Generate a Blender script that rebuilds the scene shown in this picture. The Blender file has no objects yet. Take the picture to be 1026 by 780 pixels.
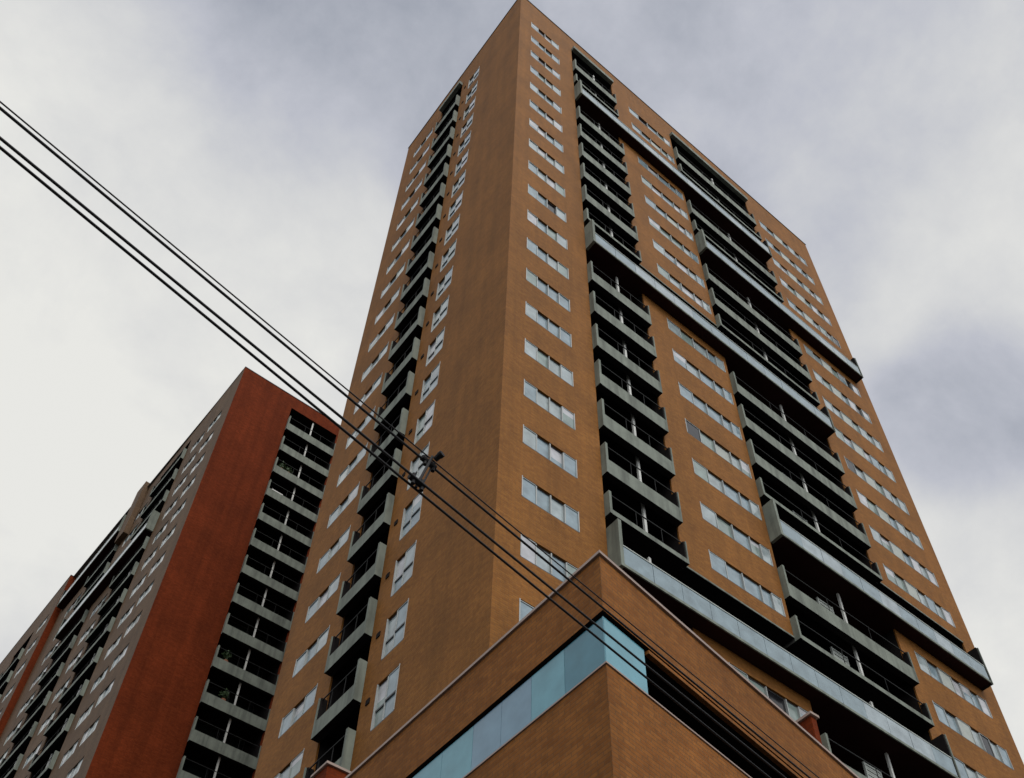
import bpy, bmesh, math, random
from mathutils import Vector, Matrix

R = math.radians
random.seed(7)
scene = bpy.context.scene
col = scene.collection

# ------------------------------------------------------------------ camera
cam_d = bpy.data.cameras.new("camera")
cam = bpy.data.objects.new("camera", cam_d)
col.objects.link(cam)
scene.camera = cam
yaw, pitch, roll = 0.678264892, 0.860034113, 0.00374838
fwd = Vector((math.cos(pitch) * math.sin(yaw), math.cos(pitch) * math.cos(yaw), math.sin(pitch)))
rt0 = Vector((math.cos(yaw), -math.sin(yaw), 0))
up0 = rt0.cross(fwd)
rt = rt0 * math.cos(roll) + up0 * math.sin(roll)
up = up0 * math.cos(roll) - rt0 * math.sin(roll)
cam.matrix_world = Matrix(((rt.x, up.x, -fwd.x, -10.3225), (rt.y, up.y, -fwd.y, -14.5049),
                           (rt.z, up.z, -fwd.z, -0.6823), (0, 0, 0, 1)))
cam_d.sensor_width = 36
cam_d.lens = 1096.2338 / 1026 * 36
cam_d.shift_x = -24.39 / 1026
cam_d.shift_y = 167.0 / 1026
cam_d.clip_start = 0.1
cam_d.clip_end = 3000

# ------------------------------------------------------------------ sky
SUN_EL, SUN_AZ = 48, 192            # high soft sun behind the camera, veiled by cloud
world = bpy.data.worlds.new("World")
scene.world = world
world.use_nodes = True
wn, wl = world.node_tree.nodes, world.node_tree.links
wn.clear()
w_out = wn.new("ShaderNodeOutputWorld")
bg_sky = wn.new("ShaderNodeBackground")
bg_cld = wn.new("ShaderNodeBackground")
mixw = wn.new("ShaderNodeMixShader")
sky = wn.new("ShaderNodeTexSky")
sky.sky_type = 'NISHITA'
sky.sun_disc = False
sky.sun_elevation = R(SUN_EL)
sky.sun_rotation = R(SUN_AZ)
bg_sky.inputs['Strength'].default_value = 0.1
tc = wn.new("ShaderNodeTexCoord")


def wnoise(scale, detail, rough, dist, off):
    m = wn.new("ShaderNodeMapping")
    m.inputs['Location'].default_value = off
    m.inputs['Scale'].default_value = (1, 1, 1.15)
    wl.new(tc.outputs['Generated'], m.inputs['Vector'])
    n = wn.new("ShaderNodeTexNoise")
    n.inputs['Scale'].default_value = scale
    n.inputs['Detail'].default_value = detail
    n.inputs['Roughness'].default_value = rough
    n.inputs['Distortion'].default_value = dist
    wl.new(m.outputs[0], n.inputs['Vector'])
    return n


def wmath(op, a, b, clamp=False):
    n = wn.new("ShaderNodeMath")
    n.operation = op
    n.use_clamp = clamp
    for i, v in enumerate((a, b)):
        if hasattr(v, 'default_value') or hasattr(v, 'is_linked'):
            wl.new(v, n.inputs[i])
        else:
            n.inputs[i].default_value = v
    return n.outputs[0]


def lobe(d, width, amount):
    """a soft cloud patch around a sky direction"""
    v = Vector(d).normalized()
    dn = wn.new("ShaderNodeVectorMath")
    dn.operation = 'DOT_PRODUCT'
    nrm = wn.new("ShaderNodeVectorMath")
    nrm.operation = 'NORMALIZE'
    wl.new(tc.outputs['Generated'], nrm.inputs[0])
    wl.new(nrm.outputs[0], dn.inputs[0])
    dn.inputs[1].default_value = v
    mr = wn.new("ShaderNodeMapRange")
    mr.interpolation_type = 'SMOOTHERSTEP'
    mr.inputs['From Min'].default_value = math.cos(R(width))
    mr.inputs['From Max'].default_value = 1.0
    mr.inputs['To Min'].default_value = 0
    mr.inputs['To Max'].default_value = amount
    wl.new(dn.outputs['Value'], mr.inputs['Value'])
    return mr.outputs[0]


n1 = wnoise(2.3, 9, 0.56, 0.25, (3.1, 1.7, 0.4))
n2 = wnoise(7.5, 9, 0.62, 0.15, (7.7, 2.2, 5.1))
base = wmath('ADD', wmath('MULTIPLY', n1.outputs[0], 0.62), wmath('MULTIPLY', n2.outputs[0], 0.38))
for d, wd, am in [((0.60, 0.17, 0.78), 6, -0.20), ((0.55, 0.09, 0.83), 8, 0.07), ((0.0, 0.56, 0.82), 19, 0.20),
                  ((0.04, 0.31, 0.95), 11, -0.12), ((0.31, 0.10, 0.94), 15, -0.11), ((0.72, 0.32, 0.62), 15, 0.16),
                  ((-0.12, 0.36, 0.92), 14, -0.08), ((0.62, 0.12, 0.78), 10, 0.05)]:
    base = wmath('ADD', base, lobe(d, wd, am))
ramp = wn.new("ShaderNodeValToRGB")
cr = ramp.color_ramp
cr.elements[0].position = 0.24
cr.elements[0].color = (0.37, 0.395, 0.455, 1)
cr.elements[1].position = 0.72
cr.elements[1].color = (0.86, 0.855, 0.815, 1)
e = cr.elements.new(0.39)
e.color = (0.535, 0.55, 0.61, 1)
e = cr.elements.new(0.53)
e.color = (0.69, 0.695, 0.70, 1)
wl.new(base, ramp.inputs['Fac'])
wl.new(ramp.outputs[0], bg_cld.inputs['Color'])
# brighter sky added on the sun's side, behind the camera, to light the walls
sunside = lobe((math.sin(R(SUN_AZ)) * 0.8, math.cos(R(SUN_AZ)) * 0.9, 0.42), 70, 1.0)
wl.new(wmath('ADD', sunside, 1.0), bg_cld.inputs['Strength'])
wl.new(sky.outputs[0], bg_sky.inputs['Color'])
mixw.inputs['Fac'].default_value = 0.93
wl.new(bg_sky.outputs[0], mixw.inputs[1])
wl.new(bg_cld.outputs[0], mixw.inputs[2])
wl.new(mixw.outputs[0], w_out.inputs['Surface'])

sun_d = bpy.data.lights.new("sun", 'SUN')
sun_d.energy = 1.35
sun_d.angle = R(25)
sun_d.color = (1.0, 0.95, 0.88)
sun = bpy.data.objects.new("sun", sun_d)
col.objects.link(sun)
sd = Vector((math.sin(R(SUN_AZ)) * math.cos(R(SUN_EL)), math.cos(R(SUN_AZ)) * math.cos(R(SUN_EL)), math.sin(R(SUN_EL))))
sun.rotation_euler = sd.to_track_quat('Z', 'Y').to_euler()

vs = scene.view_settings
vs.view_transform = 'Standard'
vs.look = 'None'
vs.exposure = 0.0
vs.gamma = 1.0
vs.use_curve_mapping = False


# ------------------------------------------------------------------ materials
def new_mat(name):
    m = bpy.data.materials.new(name)
    m.use_nodes = True
    return m, m.node_tree.nodes, m.node_tree.links, m.node_tree.nodes['Principled BSDF']


def brick_mat(name, c1, c2, mortar, rough=0.6, spec=0.5, streak=0.35):
    m, n, l, b = new_mat(name)
    geo = n.new("ShaderNodeNewGeometry")
    sp = n.new("ShaderNodeSeparateXYZ")
    sn = n.new("ShaderNodeSeparateXYZ")
    l.new(geo.outputs['Position'], sp.inputs[0])
    l.new(geo.outputs['True Normal'], sn.inputs[0])

    def mt(op, a, c):
        k = n.new("ShaderNodeMath")
        k.operation = op
        for i, v in enumerate((a, c)):
            if isinstance(v, (int, float)):
                k.inputs[i].default_value = v
            else:
                l.new(v, k.inputs[i])
        return k.outputs[0]
    isx = mt('GREATER_THAN', mt('ABSOLUTE', sn.outputs[0], 0), 0.6)
    u = mt('ADD', mt('MULTIPLY', sp.outputs[1], isx), mt('MULTIPLY', sp.outputs[0], mt('SUBTRACT', 1.0, isx)))
    flat = mt('GREATER_THAN', mt('ABSOLUTE', sn.outputs[2], 0), 0.6)
    w = mt('ADD', mt('MULTIPLY', sp.outputs[2], mt('SUBTRACT', 1.0, flat)), mt('MULTIPLY', sp.outputs[1], flat))
    cb = n.new("ShaderNodeCombineXYZ")
    l.new(u, cb.inputs[0])
    l.new(w, cb.inputs[1])
    br = n.new("ShaderNodeTexBrick")
    br.inputs['Scale'].default_value = 1.0
    br.inputs['Brick Width'].default_value = 0.25
    br.inputs['Row Height'].default_value = 0.075
    br.inputs['Mortar Size'].default_value = 0.009
    br.inputs['Mortar Smooth'].default_value = 0.3
    br.inputs['Bias'].default_value = 0.0
    br.inputs['Color1'].default_value = c1
    br.inputs['Color2'].default_value = c2
    br.inputs['Mortar'].default_value = mortar
    l.new(cb.outputs[0], br.inputs['Vector'])
    # broad uneven firing and weather patches
    n1 = n.new("ShaderNodeTexNoise")
    n1.inputs['Scale'].default_value = 0.45
    n1.inputs['Detail'].default_value = 6
    n1.inputs['Roughness'].default_value = 0.62
    l.new(geo.outputs['Position'], n1.inputs['Vector'])
    r1 = n.new("ShaderNodeMapRange")
    r1.inputs['From Min'].default_value = 0.3
    r1.inputs['From Max'].default_value = 0.7
    r1.inputs['To Min'].default_value = 0.80
    r1.inputs['To Max'].default_value = 1.14
    l.new(n1.outputs[0], r1.inputs['Value'])
    # rain streaks running down
    mp = n.new("ShaderNodeMapping")
    mp.inputs['Scale'].default_value = (1.6, 1.6, 0.07)
    l.new(geo.outputs['Position'], mp.inputs['Vector'])
    n2 = n.new("ShaderNodeTexNoise")
    n2.inputs['Scale'].default_value = 1.0
    n2.inputs['Detail'].default_value = 5
    n2.inputs['Roughness'].default_value = 0.65
    l.new(mp.outputs[0], n2.inputs['Vector'])
    r2 = n.new("ShaderNodeMapRange")
    r2.inputs['From Min'].default_value = 0.35
    r2.inputs['From Max'].default_value = 0.7
    r2.inputs['To Min'].default_value = 1.06
    r2.inputs['To Max'].default_value = 1.06 - streak
    l.new(n2.outputs[0], r2.inputs['Value'])
    # grain of the single brick
    n3 = n.new("ShaderNodeTexNoise")
    n3.inputs['Scale'].default_value = 7.0
    n3.inputs['Detail'].default_value = 5
    n3.inputs['Roughness'].default_value = 0.7
    l.new(geo.outputs['Position'], n3.inputs['Vector'])
    r3 = n.new("ShaderNodeMapRange")
    r3.inputs['From Min'].default_value = 0.3
    r3.inputs['From Max'].default_value = 0.7
    r3.inputs['To Min'].default_value = 0.82
    r3.inputs['To Max'].default_value = 1.18
    l.new(n3.outputs[0], r3.inputs['Value'])
    k = mt('MULTIPLY', mt('MULTIPLY', r1.outputs[0], r2.outputs[0]), r3.outputs[0])
    mx = n.new("ShaderNodeMix")
    mx.data_type = 'RGBA'
    mx.blend_type = 'MULTIPLY'
    mx.inputs['Factor'].default_value = 1.0
    cc = n.new("ShaderNodeCombineColor")
    for i in range(3):
        l.new(k, cc.inputs[i])
    l.new(br.outputs['Color'], mx.inputs['A'])
    l.new(cc.outputs[0], mx.inputs['B'])
    l.new(mx.outputs['Result'], b.inputs['Base Color'])
    bp = n.new("ShaderNodeBump")
    bp.inputs['Strength'].default_value = 0.5
    bp.inputs['Distance'].default_value = 0.006
    bp.invert = True
    l.new(br.outputs['Fac'], bp.inputs['Height'])
    l.new(bp.outputs[0], b.inputs['Normal'])
    b.inputs['Roughness'].default_value = rough
    b.inputs['Specular IOR Level'].default_value = spec
    return m


def plain_mat(name, c, rough=0.7, spec=0.5, metal=0.0, var=0.18, scale=1.5, stain=0.0):
    m, n, l, b = new_mat(name)
    geo = n.new("ShaderNodeNewGeometry")
    nz = n.new("ShaderNodeTexNoise")
    nz.inputs['Scale'].default_value = scale
    nz.inputs['Detail'].default_value = 6
    nz.inputs['Roughness'].default_value = 0.65
    l.new(geo.outputs['Position'], nz.inputs['Vector'])
    mr = n.new("ShaderNodeMapRange")
    mr.inputs['From Min'].default_value = 0.25
    mr.inputs['From Max'].default_value = 0.75
    mr.inputs['To Min'].default_value = 1 - var
    mr.inputs['To Max'].default_value = 1 + var
    l.new(nz.outputs[0], mr.inputs['Value'])
    k = mr.outputs[0]
    if stain:
        mp = n.new("ShaderNodeMapping")
        mp.inputs['Scale'].default_value = (3.5, 3.5, 0.35)
        l.new(geo.outputs['Position'], mp.inputs['Vector'])
        n2 = n.new("ShaderNodeTexNoise")
        n2.inputs['Scale'].default_value = 1.0
        n2.inputs['Detail'].default_value = 5
        l.new(mp.outputs[0], n2.inputs['Vector'])
        r2 = n.new("ShaderNodeMapRange")
        r2.inputs['From Min'].default_value = 0.42
        r2.inputs['From Max'].default_value = 0.72
        r2.inputs['To Min'].default_value = 1.0
        r2.inputs['To Max'].default_value = 1 - stain
        l.new(n2.outputs[0], r2.inputs['Value'])
        mm = n.new("ShaderNodeMath")
        mm.operation = 'MULTIPLY'
        l.new(k, mm.inputs[0])
        l.new(r2.outputs[0], mm.inputs[1])
        k = mm.outputs[0]
    vm = n.new("ShaderNodeVectorMath")
    vm.operation = 'SCALE'
    vm.inputs[0].default_value = c
    l.new(k, vm.inputs['Scale'])
    l.new(vm.outputs[0], b.inputs['Base Color'])
    b.inputs['Roughness'].default_value = rough
    b.inputs['Specular IOR Level'].default_value = spec
    b.inputs['Metallic'].default_value = metal
    return m


def glass_mat(name, c, rough=0.06, ior=1.5, wav=0.25, var=0.25):
    m, n, l, b = new_mat(name)
    geo = n.new("ShaderNodeNewGeometry")
    nz = n.new("ShaderNodeTexNoise")
    nz.inputs['Scale'].default_value = 0.9
    nz.inputs['Detail'].default_value = 2
    l.new(geo.outputs['Position'], nz.inputs['Vector'])
    bp = n.new("ShaderNodeBump")
    bp.inputs['Strength'].default_value = wav
    bp.inputs['Distance'].default_value = 0.05
    l.new(nz.outputs[0], bp.inputs['Height'])
    l.new(bp.outputs[0], b.inputs['Normal'])
    n2 = n.new("ShaderNodeTexNoise")
    n2.inputs['Scale'].default_value = 2.2
    n2.inputs['Detail'].default_value = 4
    l.new(geo.outputs['Position'], n2.inputs['Vector'])
    mr = n.new("ShaderNodeMapRange")
    mr.inputs['From Min'].default_value = 0.3
    mr.inputs['From Max'].default_value = 0.7
    mr.inputs['To Min'].default_value = 1 - var
    mr.inputs['To Max'].default_value = 1 + var
    l.new(n2.outputs[0], mr.inputs['Value'])
    vm = n.new("ShaderNodeVectorMath")
    vm.operation = 'SCALE'
    vm.inputs[0].default_value = c
    l.new(mr.outputs[0], vm.inputs['Scale'])
    l.new(vm.outputs[0], b.inputs['Base Color'])
    b.inputs['Roughness'].default_value = rough
    b.inputs['IOR'].default_value = ior
    return m


M = {}
M['brick'] = brick_mat("orange brick", (0.268, 0.112, 0.022, 1), (0.215, 0.084, 0.016, 1), (0.19, 0.09, 0.03, 1), 0.7, 0.12, 0.24)
M['brick_pod'] = brick_mat("podium brick", (0.265, 0.102, 0.022, 1), (0.205, 0.073, 0.015, 1), (0.165, 0.078, 0.028, 1), 0.75, 0.12, 0.22)
M['brick_red_and_shade'] = brick_mat("red brick", (0.175, 0.031, 0.007, 1), (0.140, 0.023, 0.005, 1), (0.12, 0.026, 0.009, 1), 0.8, 0.06, 0.34)  # also the second tower's end walls, where shade is put into the colour
M['brick_pale'] = brick_mat("pale side brick", (0.145, 0.084, 0.042, 1), (0.112, 0.062, 0.030, 1), (0.12, 0.08, 0.045, 1), 0.65, 0.15, 0.3)  # paler copy for that tower's long side, grazing sheen put into the colour
M['dark'] = plain_mat("near black shade and dark parts", (0.012, 0.010, 0.010), 0.9, 0.1)  # shade of recesses and undersides put into colour; also vents, fin faces
M['shade_red'] = plain_mat("dark red soffit shade", (0.028, 0.009, 0.008), 0.85, 0.1)  # shade and red bounce under the long balconies, put into the colour
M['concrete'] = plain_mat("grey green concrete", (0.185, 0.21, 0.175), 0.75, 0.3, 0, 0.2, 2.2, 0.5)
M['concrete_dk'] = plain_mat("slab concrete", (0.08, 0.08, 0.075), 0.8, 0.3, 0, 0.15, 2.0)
M['coping'] = plain_mat("coping metal", (0.30, 0.22, 0.18), 0.5, 0.5, 0.0, 0.15, 2.0)
M['roof_dk'] = plain_mat("dark roof flashing", (0.05, 0.045, 0.045), 0.6, 0.4)
M['roof'] = plain_mat("roof felt", (0.11, 0.105, 0.10), 0.9, 0.3)
M['alu'] = plain_mat("pale aluminium frame", (0.36, 0.38, 0.37), 0.45, 0.4, 0.2, 0.08)
M['alu_dk'] = plain_mat("dark frame and shade lines", (0.03, 0.032, 0.035), 0.5, 0.5)  # real dark frames, and shade painted on window sill and head rails
M['post'] = plain_mat("light post", (0.55, 0.56, 0.53), 0.6, 0.4)
M['louvre'] = plain_mat("grey louvre metal", (0.36, 0.39, 0.36), 0.55, 0.5, 0.1)
M['rail'] = plain_mat("dark rail metal", (0.014, 0.015, 0.015), 0.7, 0.15)
M['glass_a'] = glass_mat("window glass curtained", (0.31, 0.365, 0.375))
M['glass_b'] = glass_mat("window glass blue", (0.215, 0.285, 0.32))
M['glass_c'] = glass_mat("window glass green", (0.21, 0.27, 0.25))
M['glass_w'] = glass_mat("window glass white blind", (0.44, 0.45, 0.47))
M['glass_k'] = glass_mat("window glass dark room", (0.012, 0.012, 0.014), 0.1, 1.35)
M['glass_door'] = glass_mat("balcony door glass", (0.010, 0.013, 0.013), 0.15, 1.3)
M['bal_a'] = glass_mat("balustrade glass", (0.20, 0.27, 0.30), 0.16, 1.45, 0.2, 0.2)
M['bal_b'] = glass_mat("balustrade glass clouded", (0.30, 0.36, 0.385), 0.2, 1.45, 0.2, 0.2)
M['pod_a'] = glass_mat("podium glass blue", (0.13, 0.33, 0.40), 0.07, 1.5, 0.15, 0.12)
M['pod_b'] = glass_mat("podium glass deep", (0.06, 0.20, 0.26), 0.07, 1.5, 0.15, 0.12)
M['pod_c'] = glass_mat("podium glass violet", (0.16, 0.28, 0.37), 0.07, 1.5, 0.15, 0.12)
M['cable'] = plain_mat("black cable rubber", (0.012, 0.012, 0.013), 0.6, 0.3)
M['clamp'] = plain_mat("dark iron clamp", (0.010, 0.010, 0.011), 0.7, 0.2)
M['ac'] = plain_mat("white enamel", (0.75, 0.75, 0.73), 0.4, 0.5)
M['leaf'] = plain_mat("green leaves", (0.045, 0.085, 0.03), 0.6, 0.4, 0, 0.4, 8)
M['pot'] = plain_mat("clay pot", (0.25, 0.10, 0.055), 0.8, 0.3)
M['ground'] = plain_mat("street asphalt", (0.05, 0.049, 0.048), 0.9, 0.3, 0, 0.2, 0.8)
M['pave'] = plain_mat("pavement concrete", (0.26, 0.25, 0.24), 0.9, 0.3, 0, 0.15, 1.2)


# ------------------------------------------------------------------ building blocks
class Frame:
    """a wall plane: a runs along the wall, o is the distance out of it"""

    def __init__(self, o, u, n):
        self.o = Vector((o[0], o[1], 0))
        self.u = Vector((u[0], u[1], 0)).normalized()
        self.n = Vector((n[0], n[1], 0)).normalized()

    def p(self, a, z, off=0.0):
        v = self.o + self.u * a + self.n * off
        return Vector((v.x, v.y, z))


class MB:
    def __init__(self):
        self.v, self.f, self.m = [], [], []

    def quad(self, pts, want, mi=0):
        a, b, c = pts[0], pts[1], pts[2]
        nn = (b - a).cross(c - a)
        if nn.dot(want) < 0:
            pts = pts[::-1]
        i = len(self.v)
        self.v += [tuple(q) for q in pts]
        self.f.append(tuple(range(i, i + len(pts))))
        self.m.append(mi)

    def hexa(self, P, mi=0):
        """P: 8 corners, bottom ring then top ring"""
        c = sum(P, Vector()) / 8
        for idx in ((0, 1, 2, 3), (4, 5, 6, 7), (0, 1, 5, 4), (1, 2, 6, 5), (2, 3, 7, 6), (3, 0, 4, 7)):
            pts = [P[i] for i in idx]
            self.quad(pts, sum(pts, Vector()) / 4 - c, mi)

    def box(self, fr, a0, a1, z0, z1, o0, o1, mi=0):
        self.hexa([fr.p(a0, z0, o0), fr.p(a1, z0, o0), fr.p(a1, z0, o1), fr.p(a0, z0, o1),
                   fr.p(a0, z1, o0), fr.p(a1, z1, o0), fr.p(a1, z1, o1), fr.p(a0, z1, o1)], mi)

    def tube(self, A, B, r, seg=8, mi=0):
        A, B = Vector(A), Vector(B)
        d = (B - A).normalized()
        x = d.orthogonal().normalized()
        y = d.cross(x)
        ra = [A + (x * math.cos(t) + y * math.sin(t)) * r for t in [2 * math.pi * k / seg for k in range(seg)]]
        rb = [q + (B - A) for q in ra]
        for k in range(seg):
            j = (k + 1) % seg
            pts = [ra[k], ra[j], rb[j], rb[k]]
            self.quad(pts, sum(pts, Vector()) / 4 - (A + B) / 2, mi)
        self.quad(ra, -d, mi)
        self.quad(rb, d, mi)

    def facade(self, fr, a0, a1, z0, z1, openings, deep_mi=1, front_mi=0):
        """one brick wall with openings (a0,a1,z0,z1,depth); real reveals, sills and heads"""
        xs = {a0, a1}
        zs = {z0, z1}
        for o in openings:
            xs |= {o[0], o[1]}
            zs |= {max(z0, o[2]), min(z1, o[3])}
        xs = sorted(x for x in xs if a0 - 1e-6 <= x <= a1 + 1e-6)
        zs = sorted(z for z in zs if z0 - 1e-6 <= z <= z1 + 1e-6)
        dep = [[0.0] * (len(zs) - 1) for _ in range(len(xs) - 1)]
        for o in openings:
            for i in range(len(xs) - 1):
                xm = (xs[i] + xs[i + 1]) / 2
                if o[0] < xm < o[1]:
                    for j in range(len(zs) - 1):
                        zm = (zs[j] + zs[j + 1]) / 2
                        if o[2] < zm < o[3]:
                            dep[i][j] = max(dep[i][j], o[4])
        for i in range(len(xs) - 1):
            j = 0
            while j < len(zs) - 1:
                k = j
                while k + 1 < len(zs) - 1 and abs(dep[i][k + 1] - dep[i][j]) < 1e-6:
                    k += 1
                d = dep[i][j]
                mi = deep_mi if d > 0.8 else front_mi  # deep recess faces get the near black, shade painted in
                self.quad([fr.p(xs[i], zs[j], -d), fr.p(xs[i + 1], zs[j], -d),
                           fr.p(xs[i + 1], zs[k + 1], -d), fr.p(xs[i], zs[k + 1], -d)], fr.n, mi)
                if k + 1 < len(zs) - 1 or True:
                    if k + 1 <= len(zs) - 2:
                        e_ = dep[i][k + 1]
                        deep = max(d, e_)
                        up_ = Vector((0, 0, 1)) if d < e_ else Vector((0, 0, -1))
                        self.quad([fr.p(xs[i], zs[k + 1], -d), fr.p(xs[i + 1], zs[k + 1], -d),
                                   fr.p(xs[i + 1], zs[k + 1], -e_), fr.p(xs[i], zs[k + 1], -e_)], up_,
                                  deep_mi if deep > 0.8 else front_mi)
                j = k + 1
        for i in range(len(xs) - 2):
            for j in range(len(zs) - 1):
                d, e_ = dep[i][j], dep[i + 1][j]
                if abs(d - e_) > 1e-6:
                    w = fr.u if d < e_ else -fr.u
                    lo, hi = min(d, e_), max(d, e_)
                    cut = min(hi, max(lo, 0.06 if hi > 0.8 else 0.35))  # side reveals turn near black just inside, again painted shade
                    self.quad([fr.p(xs[i + 1], zs[j], -lo), fr.p(xs[i + 1], zs[j + 1], -lo),
                               fr.p(xs[i + 1], zs[j + 1], -cut), fr.p(xs[i + 1], zs[j], -cut)], w, front_mi)
                    if hi > cut + 1e-6:
                        self.quad([fr.p(xs[i + 1], zs[j], -cut), fr.p(xs[i + 1], zs[j + 1], -cut),
                                   fr.p(xs[i + 1], zs[j + 1], -hi), fr.p(xs[i + 1], zs[j], -hi)], w, deep_mi)

    def build(self, name, mats, parent=None, weld=True):
        me = bpy.data.meshes.new(name)
        off = Vector((0, 0, 0))
        p = parent
        while p is not None:
            off += p.location
            p = p.parent
        me.from_pydata([tuple(Vector(q) - off) for q in self.v], [], self.f)
        if not isinstance(mats, (list, tuple)):
            mats = [mats]
        for m in mats:
            me.materials.append(M[m])
        me.polygons.foreach_set('material_index', self.m)
        if weld:
            bm = bmesh.new()
            bm.from_mesh(me)
            bmesh.ops.remove_doubles(bm, verts=bm.verts, dist=0.0005)
            bm.to_mesh(me)
            bm.free()
        me.update()
        o = bpy.data.objects.new(name, me)
        col.objects.link(o)
        if parent is not None:
            o.parent = parent
        return o


def tag(o, label, cat, group=None):
    o['label'] = label
    o['category'] = cat
    if group:
        o['group'] = group
    return o


def thing(name, loc, label, cat, group=None):
    o = bpy.data.objects.new(name, None)
    o.location = loc
    o.empty_display_size = 0.5
    col.objects.link(o)
    return tag(o, label, cat, group)


GROUND = -2.3


def structure(o):
    o['kind'] = 'structure'
    return o


# ------------------------------------------------------------------ ground
g = MB()
for a, b in [(-900, 900)]:
    g.quad([Vector((a, a, GROUND)), Vector((b, a, GROUND)), Vector((b, b, GROUND)), Vector((a, b, GROUND))], Vector((0, 0, 1)))
structure(g.build('ground', 'ground'))


# ------------------------------------------------------------------ windows
def make_window(fr, parent, a0, a1, z0, z1, edges, rec=0.02, step=0.055, cross=None, pick=None, opaque=(), fw=0.034,
                label=None, step_panes=None):
    """frame mesh > one mesh of panes. edges: pane boundaries 0..1; inner sliding panes sit a step deeper"""
    f = MB()
    gl = MB()
    w = a1 - a0
    xs = [a0 + w * e_ for e_ in edges]
    n = len(xs) - 1
    mats = ['glass_a', 'glass_b', 'glass_c', 'glass_w', 'glass_k', 'louvre']
    # outer frame; bottom and head dark, recess shade put into their colour
    f.box(fr, a0, a1, z0, z0 + fw, -rec - step - 0.03, -rec + 0.02, 1)
    f.box(fr, a0, a0 + fw, z0 + fw, z1, -rec - step - 0.03, -rec + 0.03)
    f.box(fr, a1 - fw, a1, z0 + fw, z1, -rec - step - 0.03, -rec + 0.03)
    f.box(fr, a0 + fw, a1 - fw, z1 - 0.06, z1, -rec - step - 0.03, -rec - step + 0.01, 1)
    for i in range(n):
        deep = (0 < i < n - 1) if step_panes is None else (i in step_panes)
        o = -rec - (step if deep else 0)
        x0, x1 = xs[i] + (fw if i == 0 else fw * 0.5), xs[i + 1] - (fw if i == n - 1 else fw * 0.5)
        top = z1 - (0.06 if deep else 0.035)
        zb = z0 + fw
        mi = 5 if i in opaque else pick(i)
        tilt = random.uniform(-0.006, 0.006)
        tilt2 = random.uniform(-0.008, 0.008)
        c = [fr.p(x0, zb, o + tilt2), fr.p(x1, zb, o + tilt + tilt2), fr.p(x1, top, o + tilt - tilt2), fr.p(x0, top, o - tilt2)]
        if mi < 4 and random.random() < 0.10:      # a blind let part of the way down
            h = random.uniform(0.3, 0.8)
            ml, mr_ = c[0].lerp(c[3], h), c[1].lerp(c[2], h)
            gl.quad([c[0], c[1], mr_, ml], fr.n, random.choice((1, 1, 2)))
            gl.quad([ml, mr_, c[2], c[3]], fr.n, 3)
        else:
            gl.quad(c, fr.n, mi)
        if not deep:
            f.box(fr, x0, x1, top, z1 - 0.061, o - 0.02, o + 0.02)
        if cross:
            zc = z0 + (z1 - z0) * cross
            f.box(fr, x0 + 0.002, x1 - 0.002, zc - 0.03, zc + 0.03, o - 0.03, o + 0.035, 1)
        if i < n - 1:
            f.box(fr, xs[i + 1] - fw * 0.5, xs[i + 1] + fw * 0.5, z0 + fw, z1 - 0.061, -rec - step - 0.02, -rec + 0.025)
    wo = f.build('window', ['alu', 'alu_dk'], parent)
    if label:
        wo['label'] = label
    gl.build('glass_pane', mats, wo, weld=False)
    return wo


def picker(weights):
    def pick(i):
        return random.choices(range(5), weights)[0]
    return pick


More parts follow.
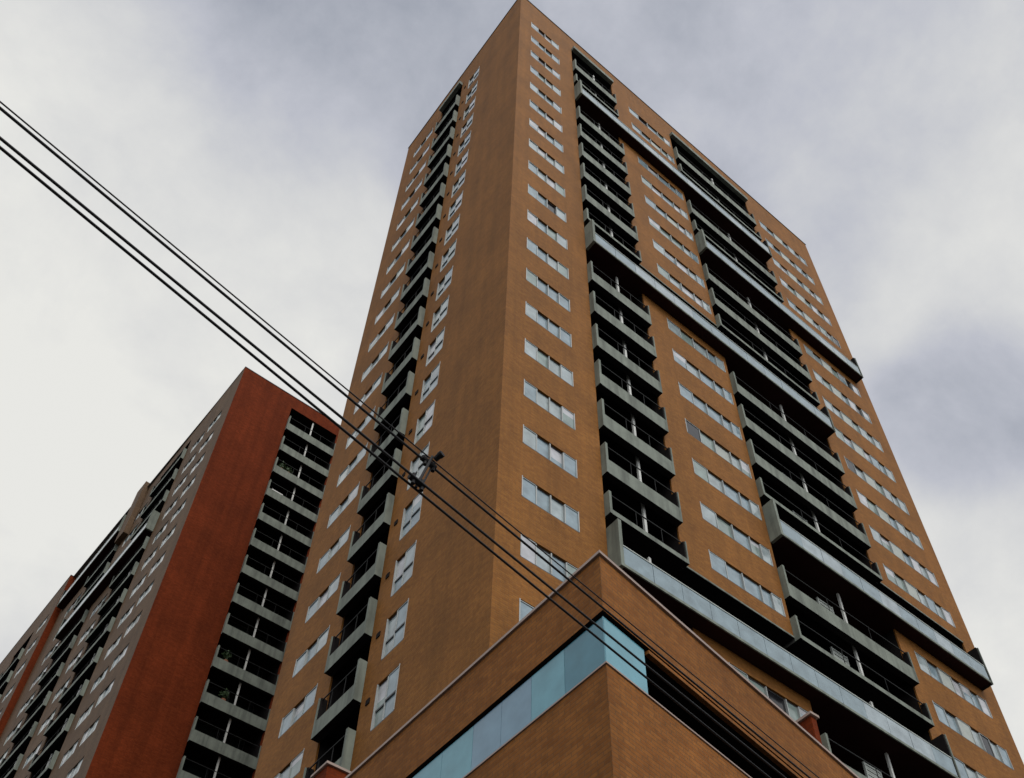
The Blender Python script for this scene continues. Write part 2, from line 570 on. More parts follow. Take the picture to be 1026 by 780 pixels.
# ------------------------------------------------------------------ balconies
def make_balcony(fr, parent, a0, a1, zfl, zbot, zrail, zceil, depth=1.6, out=0.23, post=None, louvre=None,
                 thin=False, door=True, fin_w=0.10, fins=(True, True), rail=True):
    b = MB()
    zb = zfl - 0.2 if thin else zbot
    fl = fin_w + 0.002 if fins[0] else 0
    frr = fin_w + 0.002 if fins[1] else 0
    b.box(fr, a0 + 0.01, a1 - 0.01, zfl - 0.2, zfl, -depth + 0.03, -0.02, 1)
    b.box(fr, a0 + fl, a1 - frr, zb, zfl + 0.012, -0.018, out, 0)
    bot = [i for i, f_ in enumerate(b.f) if abs(b.v[f_[0]][2] - b.v[f_[1]][2]) + abs(b.v[f_[0]][2] - b.v[f_[2]][2]) < 1e-4]
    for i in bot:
        b.m[i] = 2 if i < 6 or b.v[b.f[i][0]][2] < zfl - 0.05 else 0  # slab and beam undersides painted near black in place of shade
    bo = b.build('balcony', ['concrete', 'concrete_dk', 'dark'], parent)
    for k, x in enumerate((a0, a1 - fin_w)):
        if fins[k]:
            f = MB()
            if k == 0:
                f.box(fr, x, x + fin_w, zb - 0.005, zrail, 0.003, out + 0.012)
            else:
                f.box(fr, x, x + fin_w, zb - 0.005, zrail, 0.003, out - 0.03, 1)
                f.box(fr, x + fin_w - 0.05, x + fin_w, zb - 0.005, zrail, out - 0.028, out + 0.012)
                f.box(fr, x, x + fin_w - 0.052, zb - 0.005, zfl, out - 0.028, out + 0.008)
            for i, f_ in enumerate(f.f):
                if max(f.v[q][2] for q in f_) < zb:
                    f.m[i] = 1  # fin underside painted dark in place of shade
            f.build('side_fin', ['concrete', 'dark'], bo)
    if rail:
        r = MB()
        zr = zrail - 0.06
        r.box(fr, a0 + fl, a1 - frr, zr - 0.015, zr + 0.02, out - 0.09, out - 0.06)
        for x in (a0 + fl + (a1 - a0) * 0.33, a0 + fl + (a1 - a0) * 0.66):
            r.box(fr, x - 0.010, x + 0.010, zfl + 0.013, zr - 0.016, out - 0.085, out - 0.065)
        r.build('handrail', 'rail', bo)
    if post is not None:
        p_ = MB()
        p_.box(fr, post - 0.05, post + 0.05, zfl + 0.014, zceil, -0.20, -0.12)
        p_.build('post', 'post', bo)
    if louvre is not None:
        l_ = MB()
        x0, x1 = louvre
        zt = zfl + (zceil - zfl) * 0.66
        l_.box(fr, x0, x0 + 0.05, zfl + 0.014, zt, -0.45, -0.38)
        l_.box(fr, x1 - 0.05, x1, zfl + 0.014, zt, -0.45, -0.38)
        nsl = 16
        for i in range(nsl):
            z = zfl + 0.05 + (zt - zfl - 0.1) * i / (nsl - 1)
            l_.box(fr, x0 + 0.051, x1 - 0.051, z - 0.035, z + 0.035, -0.43 + 0.012 * (i % 2), -0.40 + 0.012 * (i % 2))
        l_.build('louvre_screen', 'louvre', bo)
    if door:
        d = MB()
        gl = MB()
        w = a1 - a0
        x0, x1 = a0 + 0.12 * w, a1 - 0.1 * w
        n = max(2, int((x1 - x0) / 1.2))
        o = -depth + 0.05
        d.box(fr, x0, x1, zceil - 0.25, zceil - 0.19, o, o + 0.07)
        for i in range(n + 1):
            x = x0 + (x1 - x0) * i / n
            d.box(fr, x - 0.025, x + 0.025, zfl + 0.001, zceil - 0.251, o, o + 0.06)
        do = d.build('sliding_door', 'alu_dk', bo)
        gl.quad([fr.p(x0, zfl, o + 0.03), fr.p(x1, zfl, o + 0.03), fr.p(x1, zceil - 0.25, o + 0.03), fr.p(x0, zceil - 0.25, o + 0.03)], fr.n)
        g2 = gl.build('door_glass', 'glass_door', bo)
    return bo


def make_loggia(fr, parent, a0, a1, zfl, zbot, ztop, zgl, depth=1.6, out=0.5, posts=(), panel=1.15, ends=(True, True)):
    """long projecting balcony over several bays: slab > side panels, glass balustrade, posts"""
    b = MB()
    b.box(fr, a0 + 0.01, a1 - 0.01, zbot, zfl, -depth + 0.03, out - 0.015)
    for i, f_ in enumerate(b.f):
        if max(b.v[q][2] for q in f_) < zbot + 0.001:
            b.m[i] = 1  # underside takes the dark red, its shade put into the colour
    lo = b.build('long_balcony', ['concrete_dk', 'shade_red'], parent)
    t = MB()
    t.box(fr, a0 + 0.14, a1 - 0.14, zbot - 0.01, zbot + 0.10, out - 0.012, out + 0.03)
    t.build('slab_edge', 'concrete', lo)
    for k, x in enumerate((a0, a1 - 0.13)):
        if ends[k]:
            s = MB()
            if k == 0:
                s.box(fr, x, x + 0.13, zbot - 0.02, ztop, 0.003, out + 0.035)
            else:
                s.box(fr, x, x + 0.13, zbot - 0.02, ztop, 0.003, out - 0.01, 1)
                s.box(fr, x + 0.08, x + 0.13, zbot - 0.02, ztop, out - 0.008, out + 0.035)
            s.build('side_panel', ['concrete', 'dark'], lo)
    gm = MB()
    w = a1 - a0 - 0.28
    n = int(round(w / panel))
    for i in range(n):
        x0 = a0 + 0.14 + w * i / n + 0.008
        x1 = a0 + 0.14 + w * (i + 1) / n - 0.008
        o = out + 0.005 + random.uniform(-0.004, 0.004)
        gm.box(fr, x0, x1, zbot + 0.101, zgl, o - 0.012, o, random.choice((0, 0, 1)))
    gm.build('glass_balustrade', ['bal_a', 'bal_b'], lo, weld=False)
    r = MB()
    r.box(fr, a0 + 0.14, a1 - 0.14, zgl + 0.001, zgl + 0.045, out - 0.03, out + 0.02)
    r.build('handrail', 'louvre', lo)
    for x in posts:
        p_ = MB()
        p_.box(fr, x - 0.05, x + 0.05, zfl + 0.002, ztop + 0.2, -0.20, -0.12)
        p_.build('post', 'post', lo)
    return lo


# ------------------------------------------------------------------ main tower
def Zm(s):
    return 68.9442 - 2.748839 * s + 0.00626155 * s * s


ROOF = 72.83
W, D = 25.85, 12.14
FR = Frame((0, 0), (1, 0), (0, -1))
FL = Frame((0, 0), (0, 1), (-1, 0))
NS = 22                                   # storeys modelled with openings, counted from the top
A_BOX, B_BOX = (2, 9, 17), (5, 14)
B1 = (3.97, 7.22)
B2 = (12.25, 19.22)
DEND = 24.85
LB = (5.83, 8.02)
WA = (0.835, 2.93)
WC = (8.58, 12.05)
WD = (20.2, 24.75)
WN = (3.97, 5.05)
WF = (8.86, 10.95)

opR, opL = [], []
RTOP = -0.47
opR.append((B1[0], B1[1], Zm(NS), Zm(RTOP), 1.6))
opR.append((B2[0], B2[1], Zm(NS), Zm(RTOP), 1.6))
for k in range(NS):
    zt = Zm(k)
    opR.append((WA[0], WA[1], zt - 0.95, zt, 0.16))
    if k not in A_BOX:
        opR.append((WC[0], WC[1], zt - 0.95, zt, 0.16))
    if k not in B_BOX:
        opR.append((WD[0], WD[1], zt - 1.0, zt, 0.16))
    zt = Zm(k - 0.09)
    opL.append((WN[0], WN[1], zt - 1.62, zt, 0.16))
    zt = Zm(k - 0.2)
    opL.append((WF[0], WF[1], zt - 0.85, zt, 0.16))
for k in A_BOX:
    opR.append((B1[0], B2[1], Zm(k + 0.66), Zm(k - 0.30), 1.6))
for k in B_BOX:
    opR.append((B2[0], DEND, Zm(k + 0.66), Zm(k - 0.30), 1.6))
opL.append((LB[0], LB[1], Zm(NS), Zm(RTOP), 1.6))

tower = thing('apartment_tower', (W / 2, D / 2, GROUND),
              'tall orange brick apartment tower with stacked dark balconies, filling the middle and right', 'apartment building')
wm = MB()
wm.facade(FR, 0, W, GROUND, ROOF, opR)
wm.facade(FL, 0, D, GROUND, ROOF, opL)
FB = Frame((0, D), (1, 0), (0, 1))
FE = Frame((W, 0), (0, 1), (1, 0))
wm.facade(FB, 0, W, GROUND, ROOF, [])
wm.facade(FE, 0, D, GROUND, ROOF, [])
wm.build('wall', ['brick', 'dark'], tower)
rf = MB()
rf.quad([Vector((0.3, 0.3, ROOF - 0.9)), Vector((W - 0.3, 0.3, ROOF - 0.9)), Vector((W - 0.3, D - 0.3, ROOF - 0.9)), Vector((0.3, D - 0.3, ROOF - 0.9))], Vector((0, 0, 1)))
for fr, L in ((FR, W), (FL, D), (FB, W), (FE, D)):
    rf.quad([fr.p(0.3, ROOF - 0.9, -0.3), fr.p(L - 0.3, ROOF - 0.9, -0.3), fr.p(L - 0.3, ROOF, -0.3), fr.p(0.3, ROOF, -0.3)], -fr.n)
rf.build('roof', 'roof', tower)


def coping(parent, frames, z, mat, wdt=0.34, th=0.07, lip=0.035):
    c = MB()
    for fr, L, e0, e1 in frames:
        c.box(fr, -lip * e0 + 0.0, L + lip * e1, z + 0.002, z + th, -wdt, lip)
    return c.build('coping', mat, parent, weld=False)


coping(tower, [(FR, W, 1, 1), (FL, D - 0.35, -10, 0), (FB, W, 1, 1), (FE, D - 0.35, -10, 0)], ROOF, 'roof_dk')

wA = picker((5, 6, 2, 0.5, 0.25))
wC = picker((4, 6, 3, 0.8, 0.5))
wD = picker((4, 5, 3, 1.6, 0.5))
wN = picker((5, 5, 0.6, 3, 0.2))
Q = [0, 0.25, 0.5, 0.75, 1]
for k in range(NS):
    zt = Zm(k)
    pk = wA
    if k in (0, 2, 9):
        pk = (lambda kk: (lambda i: 4 if i == (1 if kk != 9 else 2) else random.choice((0, 1))))(k)
    make_window(FR, tower, WA[0], WA[1], zt - 0.95, zt, Q, pick=pk)
    if k not in A_BOX:
        make_window(FR, tower, WC[0], WC[1], zt - 0.95, zt, [0, 0.22, 0.45, 0.70, 0.86, 1], pick=wC, opaque=((2,) if k % 4 == 1 else ()))
    if k not in B_BOX:
        make_window(FR, tower, WD[0], WD[1], zt - 1.0, zt, [0, 0.15, 0.31, 0.49, 0.62, 0.75, 0.87, 1], pick=wD, opaque=(2,), step_panes=(1, 3, 5))
    zt = Zm(k - 0.09)
    wo = make_window(FL, tower, WN[0], WN[1], zt - 1.62, zt, [0, 0.5, 1], pick=wN, cross=0.42, step_panes=(1,), step=0.05)
    wo.name = 'casement_window'
    zt = Zm(k - 0.2)
    wo = make_window(FL, tower, WF[0], WF[1], zt - 0.85, zt, [0, 0.34, 0.67, 1], pick=wN, step=0.05)
    wo.name = 'bathroom_window'
    v = MB()
    zv = Zm(k + 0.03)
    v.box(FL, 5.34, 5.52, zv - 0.13, zv + 0.06, 0.002, 0.03)
    v.build('vent', 'dark', tower)

for k in range(NS - 1):
    zfl, zb, zr, zc = Zm(k + 0.68), Zm(k + 0.96), Zm(k + 0.34), Zm(k - 0.26)
    zgl, zbx, ztp = Zm(k + 0.42) , Zm(k + 0.775), Zm(k - 0.02)
    thin = (k + 1) in A_BOX
    if k in A_BOX:
        make_loggia(FR, tower, B1[0], B2[1], zfl, zbx, ztp, zgl, out=0.48, posts=(5.85, 16.1))
    else:
        make_balcony(FR, tower, B1[0], B1[1], zfl, zb, zr, zc, post=5.85, thin=thin)
        if k not in B_BOX:
            make_balcony(FR, tower, B2[0], B2[1], zfl, zb, zr, zc, post=16.1, louvre=(15.0, 15.85), thin=thin or (k + 1) in B_BOX)
    if k in B_BOX:
        make_loggia(FR, tower, B2[0], DEND, zfl, zbx, ztp, zgl, out=0.50, posts=(16.1, 19.4))
    make_balcony(FL, tower, LB[0], LB[1], Zm(k + 0.70), Zm(k + 0.94), zr, zc, out=0.24)
# canopy slabs over the topmost balconies
for fr, (a0, a1) in ((FR, B1), (FR, B2), (FL, LB)):
    c_ = MB()
    c_.box(fr, a0, a1, Zm(-0.62), Zm(-0.47) , 0.003, 0.24)
    c_.build('canopy_slab', 'concrete', tower)
    # brick band behind the long balconies gets a thin pale lintel
for k in A_BOX:
    c_ = MB()
    c_.box(FR, B1[1] + 0.02, B2[0] - 0.02, Zm(k - 0.30) - 0.02, Zm(k - 0.30) + 0.05, 0.003, 0.03)
    c_.build('lintel', 'concrete', tower)
for k in B_BOX:
    c_ = MB()
    c_.box(FR, B2[1] + 0.02, DEND, Zm(k - 0.30) - 0.02, Zm(k - 0.30) + 0.05, 0.003, 0.03)
    c_.build('lintel', 'concrete', tower)


# ------------------------------------------------------------------ second tower, further back on the left
def Zl(s):
    return 65.27 - 2.55374 * s - 0.00395 * s * s


LROOF = 68.80
LW, LLEN = 14.0, 27.5
SR = Frame((-0.70, 31.37), (1, 0), (0, -1))
du = Vector((-0.035, 1, 0)).normalized()
SL = Frame((-0.70, 31.37), (du.x, du.y), (-du.y, du.x))
tower2 = thing('apartment_tower', (6.0, 48.0, GROUND),
               'more distant dark red apartment tower behind the cables, at the lower left', 'apartment building')
RB = (4.15, 8.05)
oR = [(RB[0], RB[1], Zl(24), Zl(-0.85), 1.5)]
oL = []
LB1, LB2 = (7.2, 12.0), (16.2, 21.2)
NL = 22
oL.append((LB1[0], LB1[1], Zl(NL), Zl(-0.85), 1.5))
oL.append((LB2[0], LB2[1], Zl(NL), Zl(-0.85), 1.5))
oL.append((7.2, 21.2, Zl(3.5), Zl(2.62), 1.5))
oL.append((16.2, 27.0, Zl(0.5), Zl(-0.85), 1.5))
wcols = [(1.7, 3.6), (4.1, 6.0), (12.7, 15.0), (22.0, 24.8)]
for k in range(NL):
    zt = Zl(k + 0.03)
    for (x0, x1) in wcols:
        if (x0 > 11 and x0 < 20 and k == 3) or (x0 > 20 and k == 0):
            continue
        oL.append((x0, x1, zt - 1.0, zt, 0.2))
    oR.append((8.55, 9.3, zt - 0.9, zt + 0.3, 0.2))
    oR.append((11.0, 12.6, zt - 0.9, zt + 0.3, 0.2))
wm = MB()
wm.facade(SR, 0, LW, GROUND, LROOF, oR, 1, 2)
wm.facade(SL, 0, LLEN, GROUND, LROOF, oL, 1, 0)
SE = Frame(SL.p(LLEN, 0)[:2], (du.x, du.y), (-du.y, du.x))
# end block standing proud of the long side
P = 0.5
oE = []
ecols = [(1.4, 3.4), (10.5, 12.5), (14.5, 16.5)]
EB = (4.8, 9.0)
oE.append((EB[0], EB[1], Zl(NL), Zl(-0.2), 1.5))
SE2 = Frame(SL.p(LLEN, 0, P)[:2], (du.x, du.y), (-du.y, du.x))
for k in range(NL):
    zt = Zl(k + 0.03)
    for (x0, x1) in ecols:
        oE.append((x0, x1, zt - 1.0, zt, 0.2))
wm.facade(SE2, 0, 18, GROUND, LROOF, oE, 1, 0)
wm.quad([SL.p(LLEN, GROUND, 0), SL.p(LLEN, GROUND, P), SL.p(LLEN, LROOF, P), SL.p(LLEN, LROOF, 0)], -SL.u, 2)
c0, c1 = SE2.p(18, 0), SR.p(LW, 0)
cb = Vector((c1.x - 0.6, c0.y, 0))
wm.quad([Vector((c0.x, c0.y, GROUND)), Vector((cb.x, cb.y, GROUND)), Vector((cb.x, cb.y, LROOF)), Vector((c0.x, c0.y, LROOF))], Vector((0, 1, 0)), 0)
wm.quad([Vector((c1.x, c1.y, GROUND)), Vector((cb.x, cb.y, GROUND)), Vector((cb.x, cb.y, LROOF)), Vector((c1.x, c1.y, LROOF))], Vector((1, 0, 0)), 2)
wm.build('wall', ['brick_pale', 'dark', 'brick_red_and_shade'], tower2)  # one brick split by facing, light and shade put into two colours
rf = MB()
rf.quad([SR.p(0, LROOF - 0.01), SR.p(LW, LROOF - 0.01), Vector((cb.x, cb.y, LROOF - 0.01)), Vector((c0.x, c0.y, LROOF - 0.01))], Vector((0, 0, 1)))
rf.quad([SL.p(LLEN, LROOF - 0.01), SL.p(LLEN, LROOF - 0.01, P), SE2.p(18, LROOF - 0.01), SE2.p(17.9, LROOF - 0.01, -P)], Vector((0, 0, 1)))
rf.build('roof', 'roof', tower2)
c_ = MB()
c_.box(SR, -0.03, LW, LROOF + 0.002, LROOF + 0.07, -0.3, 0.03)
c_.box(SL, 0.31, LLEN - 0.04, LROOF + 0.002, LROOF + 0.07, -0.3, 0.03)
c_.box(SE2, -0.03, 18, LROOF + 0.002, LROOF + 0.07, -0.3, 0.03)
c_.build('coping', 'roof_dk', tower2, weld=False)
pb = MB()
pb.box(SL, 14.6, 16.1, Zl(0.9), LROOF + 0.5, 0.003, 0.40)
pb.build('stair_bay', ['brick_pale'], tower2)
wl_ = picker((5, 3, 2, 3, 0.3))
for k in range(NL):
    zt = Zl(k + 0.03)
    for (x0, x1) in wcols:
        if (x0 > 11 and x0 < 20 and k == 3) or (x0 > 20 and k == 0):
            continue
        wo = make_window(SL, tower2, x0, x1, zt - 1.0, zt, [0, 0.33, 0.67, 1] if x1 - x0 > 1.6 else [0, 0.5, 1], pick=wl_, step=0.03, rec=0.05)
        wo.name = 'window' if x0 < 10 else 'bathroom_window'
    for (x0, x1) in ecols:
        wo = make_window(SE2, tower2, x0, x1, zt - 1.0, zt, [0, 0.5, 1], pick=wl_, step=0.03, rec=0.05)
        wo.name = 'bedroom_window'
    wo = make_window(SR, tower2, 8.55, 9.3, zt - 0.9, zt + 0.3, [0, 1], pick=lambda i: 3, step=0.03, rec=0.05)
    wo.name = 'kitchen_window'
for k in range(23):
    zfl = Zl(k)
    args = dict(depth=1.5, out=0.22)
    make_balcony(SR, tower2, RB[0], RB[1], zfl, zfl - 0.74, zfl + 0.86, zfl + 2.2, post=6.1, **args)
    if k < NL - 1:
        if k != 3:
            bo = make_balcony(SL, tower2, LB1[0], LB1[1], zfl, zfl - 0.34, zfl + 0.86, zfl + 2.2, post=9.5, **args)
        if k not in (0, 3):
            make_balcony(SL, tower2, LB2[0], LB2[1], zfl, zfl - 0.34, zfl + 0.86, zfl + 2.2, post=18.4, **args)
        if k > 0:
            bo = make_balcony(SE2, tower2, EB[0], EB[1], zfl, zfl - 0.34, zfl + 0.86, zfl + 2.2, **args)
            bo.name = 'rear_balcony'
z3 = Zl(3.3)
make_loggia(SL, tower2, 7.2, 21.2, z3, z3 - 0.25, z3 + 1.7, z3 + 0.6, depth=1.5, out=0.5, posts=(9.5, 18.4))
z3 = Zl(0.2)
make_loggia(SL, tower2, 16.2, 27.0, z3, z3 - 0.25, z3 + 1.7, z3 + 0.6, depth=1.5, out=0.5, posts=(18.4,))

# ------------------------------------------------------------------ podium in the foreground
PT, PBOT, GT, GB = 11.95, 10.75, 10.60, 9.71
ang = R(8.7)
PC = Vector((-2.76, -6.65, 0))
ud = Vector((math.cos(ang), math.sin(ang), 0))
PR = Frame(PC[:2], (ud.x, ud.y), (ud.y, -ud.x))
PL = Frame(PC[:2], (0, 1), (-1, 0))
PLEN_R, PLEN_L = 33.0, 19.0
podium = thing('podium_building', (8.0, 0.0, GROUND),
               'low brick podium building with blue ribbon glazing wrapping its corner in the foreground', 'building')


def corner_poly(inset, lenR, lenL):
    """plan polygon of the podium, inset from its street faces"""
    a = math.pi / 2 - ang
    # inset corner: intersection of both inset lines
    x = PC.x + inset
    t = (inset + inset * math.sin(ang)) / math.cos(ang)
    y = PC.y + t * math.sin(ang) + inset * math.cos(ang)
    c = Vector((x, y, 0))
    r = PR.p(lenR, 0, -inset)
    l = PL.p(lenL, 0, -inset)
    return [c, Vector((r.x, r.y, 0)), Vector((r.x, PC.y + lenL, 0)), Vector((l.x, l.y, 0))]


def prism(mb, poly, z0, z1, mi=0, top=True, bot=True):
    n = len(poly)
    cen = sum(poly, Vector()) / n
    for i in range(n):
        a, b = poly[i], poly[(i + 1) % n]
        mb.quad([Vector((a.x, a.y, z0)), Vector((b.x, b.y, z0)), Vector((b.x, b.y, z1)), Vector((a.x, a.y, z1))],
                (a + b) / 2 - cen, mi)
    if top:
        mb.quad([Vector((q.x, q.y, z1)) for q in poly], Vector((0, 0, 1)), mi)
    if bot:
        mb.quad([Vector((q.x, q.y, z0)) for q in poly], Vector((0, 0, -1)), mi)


pw = MB()
prism(pw, corner_poly(0, PLEN_R, PLEN_L), GROUND, GB - 0.03, 0)
pw.build('lower_wall', 'brick_pod', podium)
sl = MB()
prism(sl, corner_poly(-0.02, PLEN_R, PLEN_L), GB - 0.028, GB, 0)
sl.build('sill', 'coping', podium)
# parapet band: ring wall above the glass
pp = MB()
out_, in_ = corner_poly(0, PLEN_R, PLEN_L), corner_poly(0.25, PLEN_R, PLEN_L - 0.0)
for z0, z1, A_, B_ in ((PBOT, PT, out_, in_),):
    for (i, j) in ((0, 1), (3, 0)):
        a, b, c, d = A_[i], A_[j], B_[j], B_[i]
        pp.hexa([Vector((q.x, q.y, z0)) for q in (a, b, c, d)] + [Vector((q.x, q.y, z1)) for q in (a, b, c, d)])
for i, f_ in enumerate(pp.f):
    if max(pp.v[q][2] for q in f_) < PBOT + 0.001:
        pp.m[i] = 1  # parapet underside painted near black in place of shade
pp.build('parapet', ['brick_pod', 'dark'], podium, weld=False)
cp = MB()
A_, B_ = corner_poly(-0.04, PLEN_R, PLEN_L), corner_poly(0.29, PLEN_R, PLEN_L)
for (i, j) in ((0, 1), (3, 0)):
    a, b, c, d = A_[i], A_[j], B_[j], B_[i]
    cp.hexa([Vector((q.x, q.y, PT + 0.002)) for q in (a, b, c, d)] + [Vector((q.x, q.y, PT + 0.06)) for q in (a, b, c, d)])
cp.build('coping', 'coping', podium, weld=False)
tf = MB()
prism(tf, corner_poly(0.252, PLEN_R, PLEN_L), PBOT - 0.05, PBOT + 0.25, 0)
tf.build('terrace_slab', 'roof', podium)
# near-black gap, shade put into the colour, with a ledge strip under the parapet on the street side
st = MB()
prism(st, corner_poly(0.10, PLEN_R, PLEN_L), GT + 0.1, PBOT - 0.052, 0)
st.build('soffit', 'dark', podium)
ls = MB()
ls.box(PR, 1.06, PLEN_R, GT + 0.045, GT + 0.115, -0.085, -0.006)
ls.build('ledge_strip', 'brick_pod', podium)
# glazing ribbon
gm = MB()
ny = int(PLEN_L / 0.86)
tints = {0: 1, 1: 0, 2: 2, 3: 2, 4: 0, 5: 0}
inset = 0.05
edgesY = [0.0, 0.93, 1.70, 2.43, 3.16, 4.0]
while edgesY[-1] < PLEN_L - 0.9:
    edgesY.append(edgesY[-1] + 0.85)
for i in range(len(edgesY) - 1):
    gm.box(PL, edgesY[i] + (0.056 if i == 0 else 0.004), edgesY[i + 1] - 0.004, GB + 0.002, GT + 0.095, -inset - 0.012, -inset, tints.get(i, random.choice((0, 1, 2))))
gm.box(PR, 0.056, 1.0, GB + 0.002, GT + 0.095, -inset - 0.012, -inset, 0)
gm.build('ribbon_glazing', ['pod_a', 'pod_b', 'pod_c'], podium, weld=False)
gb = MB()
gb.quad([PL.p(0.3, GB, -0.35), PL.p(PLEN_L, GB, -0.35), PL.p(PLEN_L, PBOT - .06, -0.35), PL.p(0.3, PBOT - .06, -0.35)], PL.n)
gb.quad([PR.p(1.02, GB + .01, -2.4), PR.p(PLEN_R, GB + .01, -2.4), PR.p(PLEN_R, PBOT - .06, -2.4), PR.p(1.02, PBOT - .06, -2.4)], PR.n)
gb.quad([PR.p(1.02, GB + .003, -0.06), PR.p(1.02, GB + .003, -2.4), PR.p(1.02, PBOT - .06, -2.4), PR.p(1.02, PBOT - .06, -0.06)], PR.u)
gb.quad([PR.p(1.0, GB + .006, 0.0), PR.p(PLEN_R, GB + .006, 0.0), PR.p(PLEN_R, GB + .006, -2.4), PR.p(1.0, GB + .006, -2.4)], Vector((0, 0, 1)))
gb.build('opening_lining', 'dark', podium, weld=False)  # near-black faces put the shade of the deep opening into their colour
pi = MB()
for off, z, r in ((-1.7, GT - 0.02, 0.025), (-1.35, GT + 0.03, 0.03)):
    pi.tube(PR.p(1.1, z, off), PR.p(PLEN_R - 0.2, z, off), r)
pi.build('service_pipe', 'rail', podium)

# dividing walls standing on the podium terrace
tz = PBOT + 0.252


def terrace_wall(c0, c1, d0, d1, ztop, label):
    """box wall between two plan points with a given thickness direction"""
    t = thing('terrace_wall', ((c0[0] + c1[0]) / 2, (c0[1] + c1[1]) / 2, tz), label, 'wall')
    a = Vector((c1[0] - c0[0], c1[1] - c0[1], 0))
    L = a.length
    a.normalize()
    nn = Vector((a.y, -a.x, 0))
    fr = Frame(c0, (a.x, a.y), (nn.x, nn.y))
    m = MB()
    m.box(fr, 0, L, tz, ztop - 0.06, -d1, d0)
    m.build('brick_wall', 'brick_red_and_shade', t)
    m = MB()
    m.box(fr, -0.05, L + 0.05, ztop - 0.058, ztop, -d1 - 0.05, d0 + 0.05)
    m.build('coping', 'coping', t)
    return t


terrace_wall((3.52, -5.55), (3.60, -0.35), 0.14, 0.0, 13.0,
             'short red brick wall with a pale cap behind the right hand parapet of the podium')
terrace_wall((-2.45, 2.02), (-0.35, 2.02), 0.0, 0.55, 13.5,
             'red brick wall block with a pale cap behind the left end of the podium parapet')


# ------------------------------------------------------------------ overhead cables along the street
def cable(p, q, z, r, label, sag=0.02, ext=(24, 30), dz=0.0):
    P0, P1 = Vector((p[0], p[1], z)), Vector((q[0], q[1], z + dz))
    d = (P1 - P0)
    L = d.length
    d.normalize()
    rings = []
    N = 90
    S = 8
    side = Vector((d.y, -d.x, 0)).normalized()
    upv = Vector((0, 0, 1))
    for i in range(N + 1):
        t = -ext[0] + (L + ext[0] + ext[1]) * i / N
        c = P0 + d * t
        c.z += ((t - L / 2) ** 2) * 0.0011 - 0.006
        rings.append([c + (side * math.cos(a) + upv * math.sin(a)) * r for a in [2 * math.pi * k / S for k in range(S)]])
    m = MB()
    base = Vector(P0)
    for i in range(N):
        for k in range(S):
            j = (k + 1) % S
            pts = [rings[i][k], rings[i][j], rings[i + 1][j], rings[i + 1][k]]
            cc = sum(rings[i], Vector()) / S
            m.quad(pts, sum(pts, Vector()) / 4 - (cc + d * 0.2), 0)
    m.quad(rings[0], -d)
    m.quad(rings[-1], d)
    o = m.build('power_cable', 'cable')
    me = o.data
    me.transform(Matrix.Translation(-base))
    o.location = base
    for pl in me.polygons:
        pl.use_smooth = True
    tag(o, label, 'cable', 'overhead cables crossing in front of the towers')
    return o


cable((-11.20, -11.55), (-7.52, -11.01), 4.62, 0.0045, 'thinnest overhead cable, uppermost of the four', dz=0.012)
cable((-11.18, -11.53), (-6.44, -10.83), 4.60, 0.0080, 'thick black overhead cable just below the thinnest one')
cable((-11.07, -11.63), (-6.86, -11.00), 4.20, 0.0078, 'upper of the two close black cables in the lower pair')
cable((-11.06, -11.59), (-6.92, -10.94), 4.20, 0.0078, 'lowest black overhead cable of the four', dz=0.0)

# clamp tying the two pairs together
cl = thing('cable_clamp', (-8.5, -11.17, 4.2), 'dark spacer clamp tying the upper and lower cable pairs together', 'cable clamp')
ctop = Vector((-8.42, -11.125, 4.60))
cbot = Vector((-8.54, -11.235, 4.20))
m = MB()
m.tube(ctop + Vector((0.005, -0.02, 0.05)), cbot + Vector((0, 0.01, -0.04)), 0.0085, 8)
m.tube(ctop + Vector((0.03, 0.02, 0.0)), cbot + Vector((0.035, 0.03, -0.02)), 0.006, 8)
m.build('spacer_bar', 'clamp', cl)
ax = Vector((0.989, 0.147, 0))
for c, nm in ((ctop, 'grip'), (cbot, 'grip')):
    m = MB()
    m.tube(c - ax * 0.06, c + ax * 0.05, 0.019, 10)
    m.tube(c - ax * 0.03 + Vector((0, 0, -0.045)), c - ax * 0.03 + Vector((0, 0, 0.045)), 0.012, 8)
    m.tube(c + ax * 0.035 + Vector((0, 0, -0.045)), c + ax * 0.035 + Vector((0, 0, 0.045)), 0.012, 8)
    m.build(nm, 'clamp', cl)
m = MB()
m.tube(ctop + Vector((0.02, -0.03, 0.02)), ctop + Vector((0.03, -0.075, 0.035)), 0.018, 10)
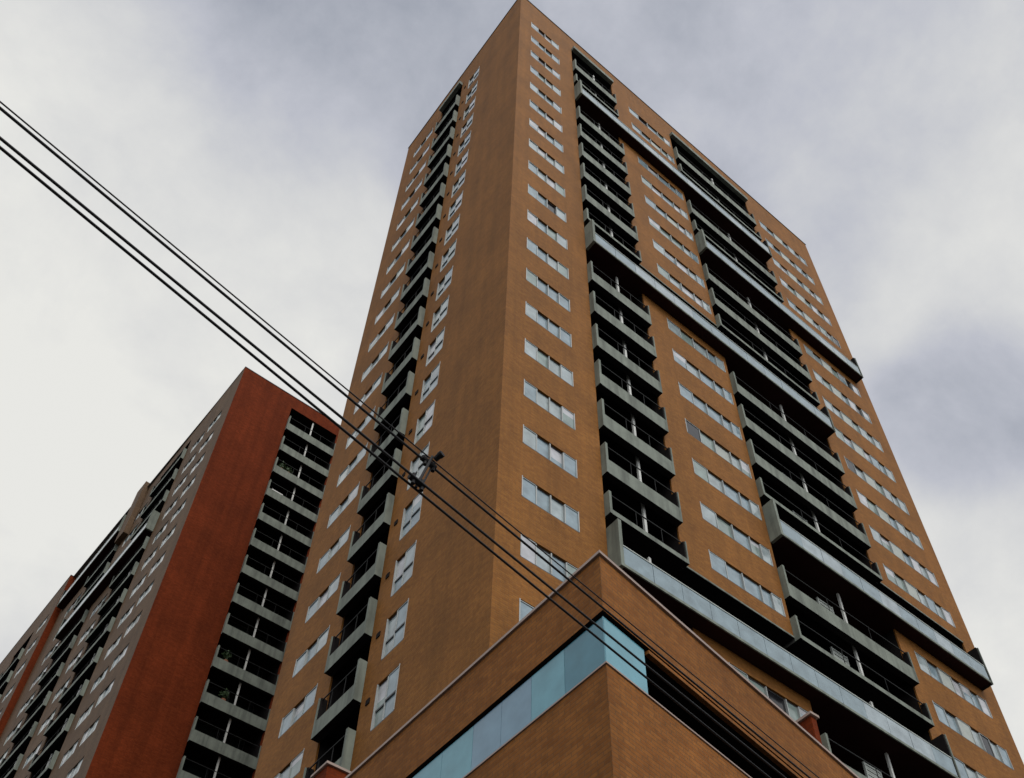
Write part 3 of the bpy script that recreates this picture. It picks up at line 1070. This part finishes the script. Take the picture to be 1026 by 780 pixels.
m.tube(ctop + Vector((0.028, -0.062, 0.032)), ctop + Vector((0.034, -0.085, 0.037)), 0.022, 10)
m.build('insulator', 'clamp', cl)


# ------------------------------------------------------------------ small things on the far balconies
def air_unit(x, zfl):
    t = thing('air_conditioner', (x, SR.p(x, 0, -0.25).y, zfl), 'small white air conditioner on a dark balcony of the red tower', 'air conditioner')
    m = MB()
    a = x - SR.o.x
    m.box(SR, a - 0.42, a + 0.42, zfl + 0.013, zfl + 0.62, -0.5, -0.2)
    m.build('casing', 'ac', t)
    m = MB()
    m.tube(SR.p(a + 0.12, zfl + 0.32, -0.205), SR.p(a + 0.12, zfl + 0.32, -0.185), 0.2, 16)
    m.build('fan_grille', 'alu_dk', t)


air_unit(SR.o.x + 5.0, Zl(3) + 0.0)


def potted_plant(fr, a, zfl, off, label, h=0.7):
    base = fr.p(a, zfl + 0.014, off)
    t = thing('potted_plant', base, label, 'potted plant', 'potted plants on the red tower balconies')
    m = MB()
    m.tube(base, base + Vector((0, 0, 0.3)), 0.15, 10)
    m.build('pot', 'pot', t)
    m = MB()
    rnd = random.Random(int(a * 100 + zfl * 10))
    for i in range(90):
        d = Vector((rnd.gauss(0, 1), rnd.gauss(0, 1), rnd.gauss(0.2, 0.9))).normalized()
        c = base + Vector((0, 0, 0.3 + h * 0.45)) + Vector((d.x * 0.3, d.y * 0.3, d.z * h * 0.5)) * rnd.uniform(0.4, 1.0)
        u = Vector((rnd.gauss(0, 1), rnd.gauss(0, 1), rnd.gauss(0, 1))).normalized() * 0.09
        v = u.cross(d).normalized() * 0.045
        m.quad([c - u, c - v, c + u, c + v], d)
    m.build('foliage', 'leaf', t, weld=False)


for a, k, hh, lab in ((4.75, 2, 0.8, 'leafy potted plant at the left end of a high balcony of the red tower'),
                      (5.3, 2, 0.6, 'smaller potted plant near the post on a high balcony of the red tower'),
                      (4.9, 9, 0.9, 'potted plant behind the rail on a middle balcony of the red tower'),
                      (5.4, 10, 0.8, 'potted plant beside the post on a low balcony of the red tower')):
    potted_plant(SR, a, Zl(k), -0.12, lab, hh)
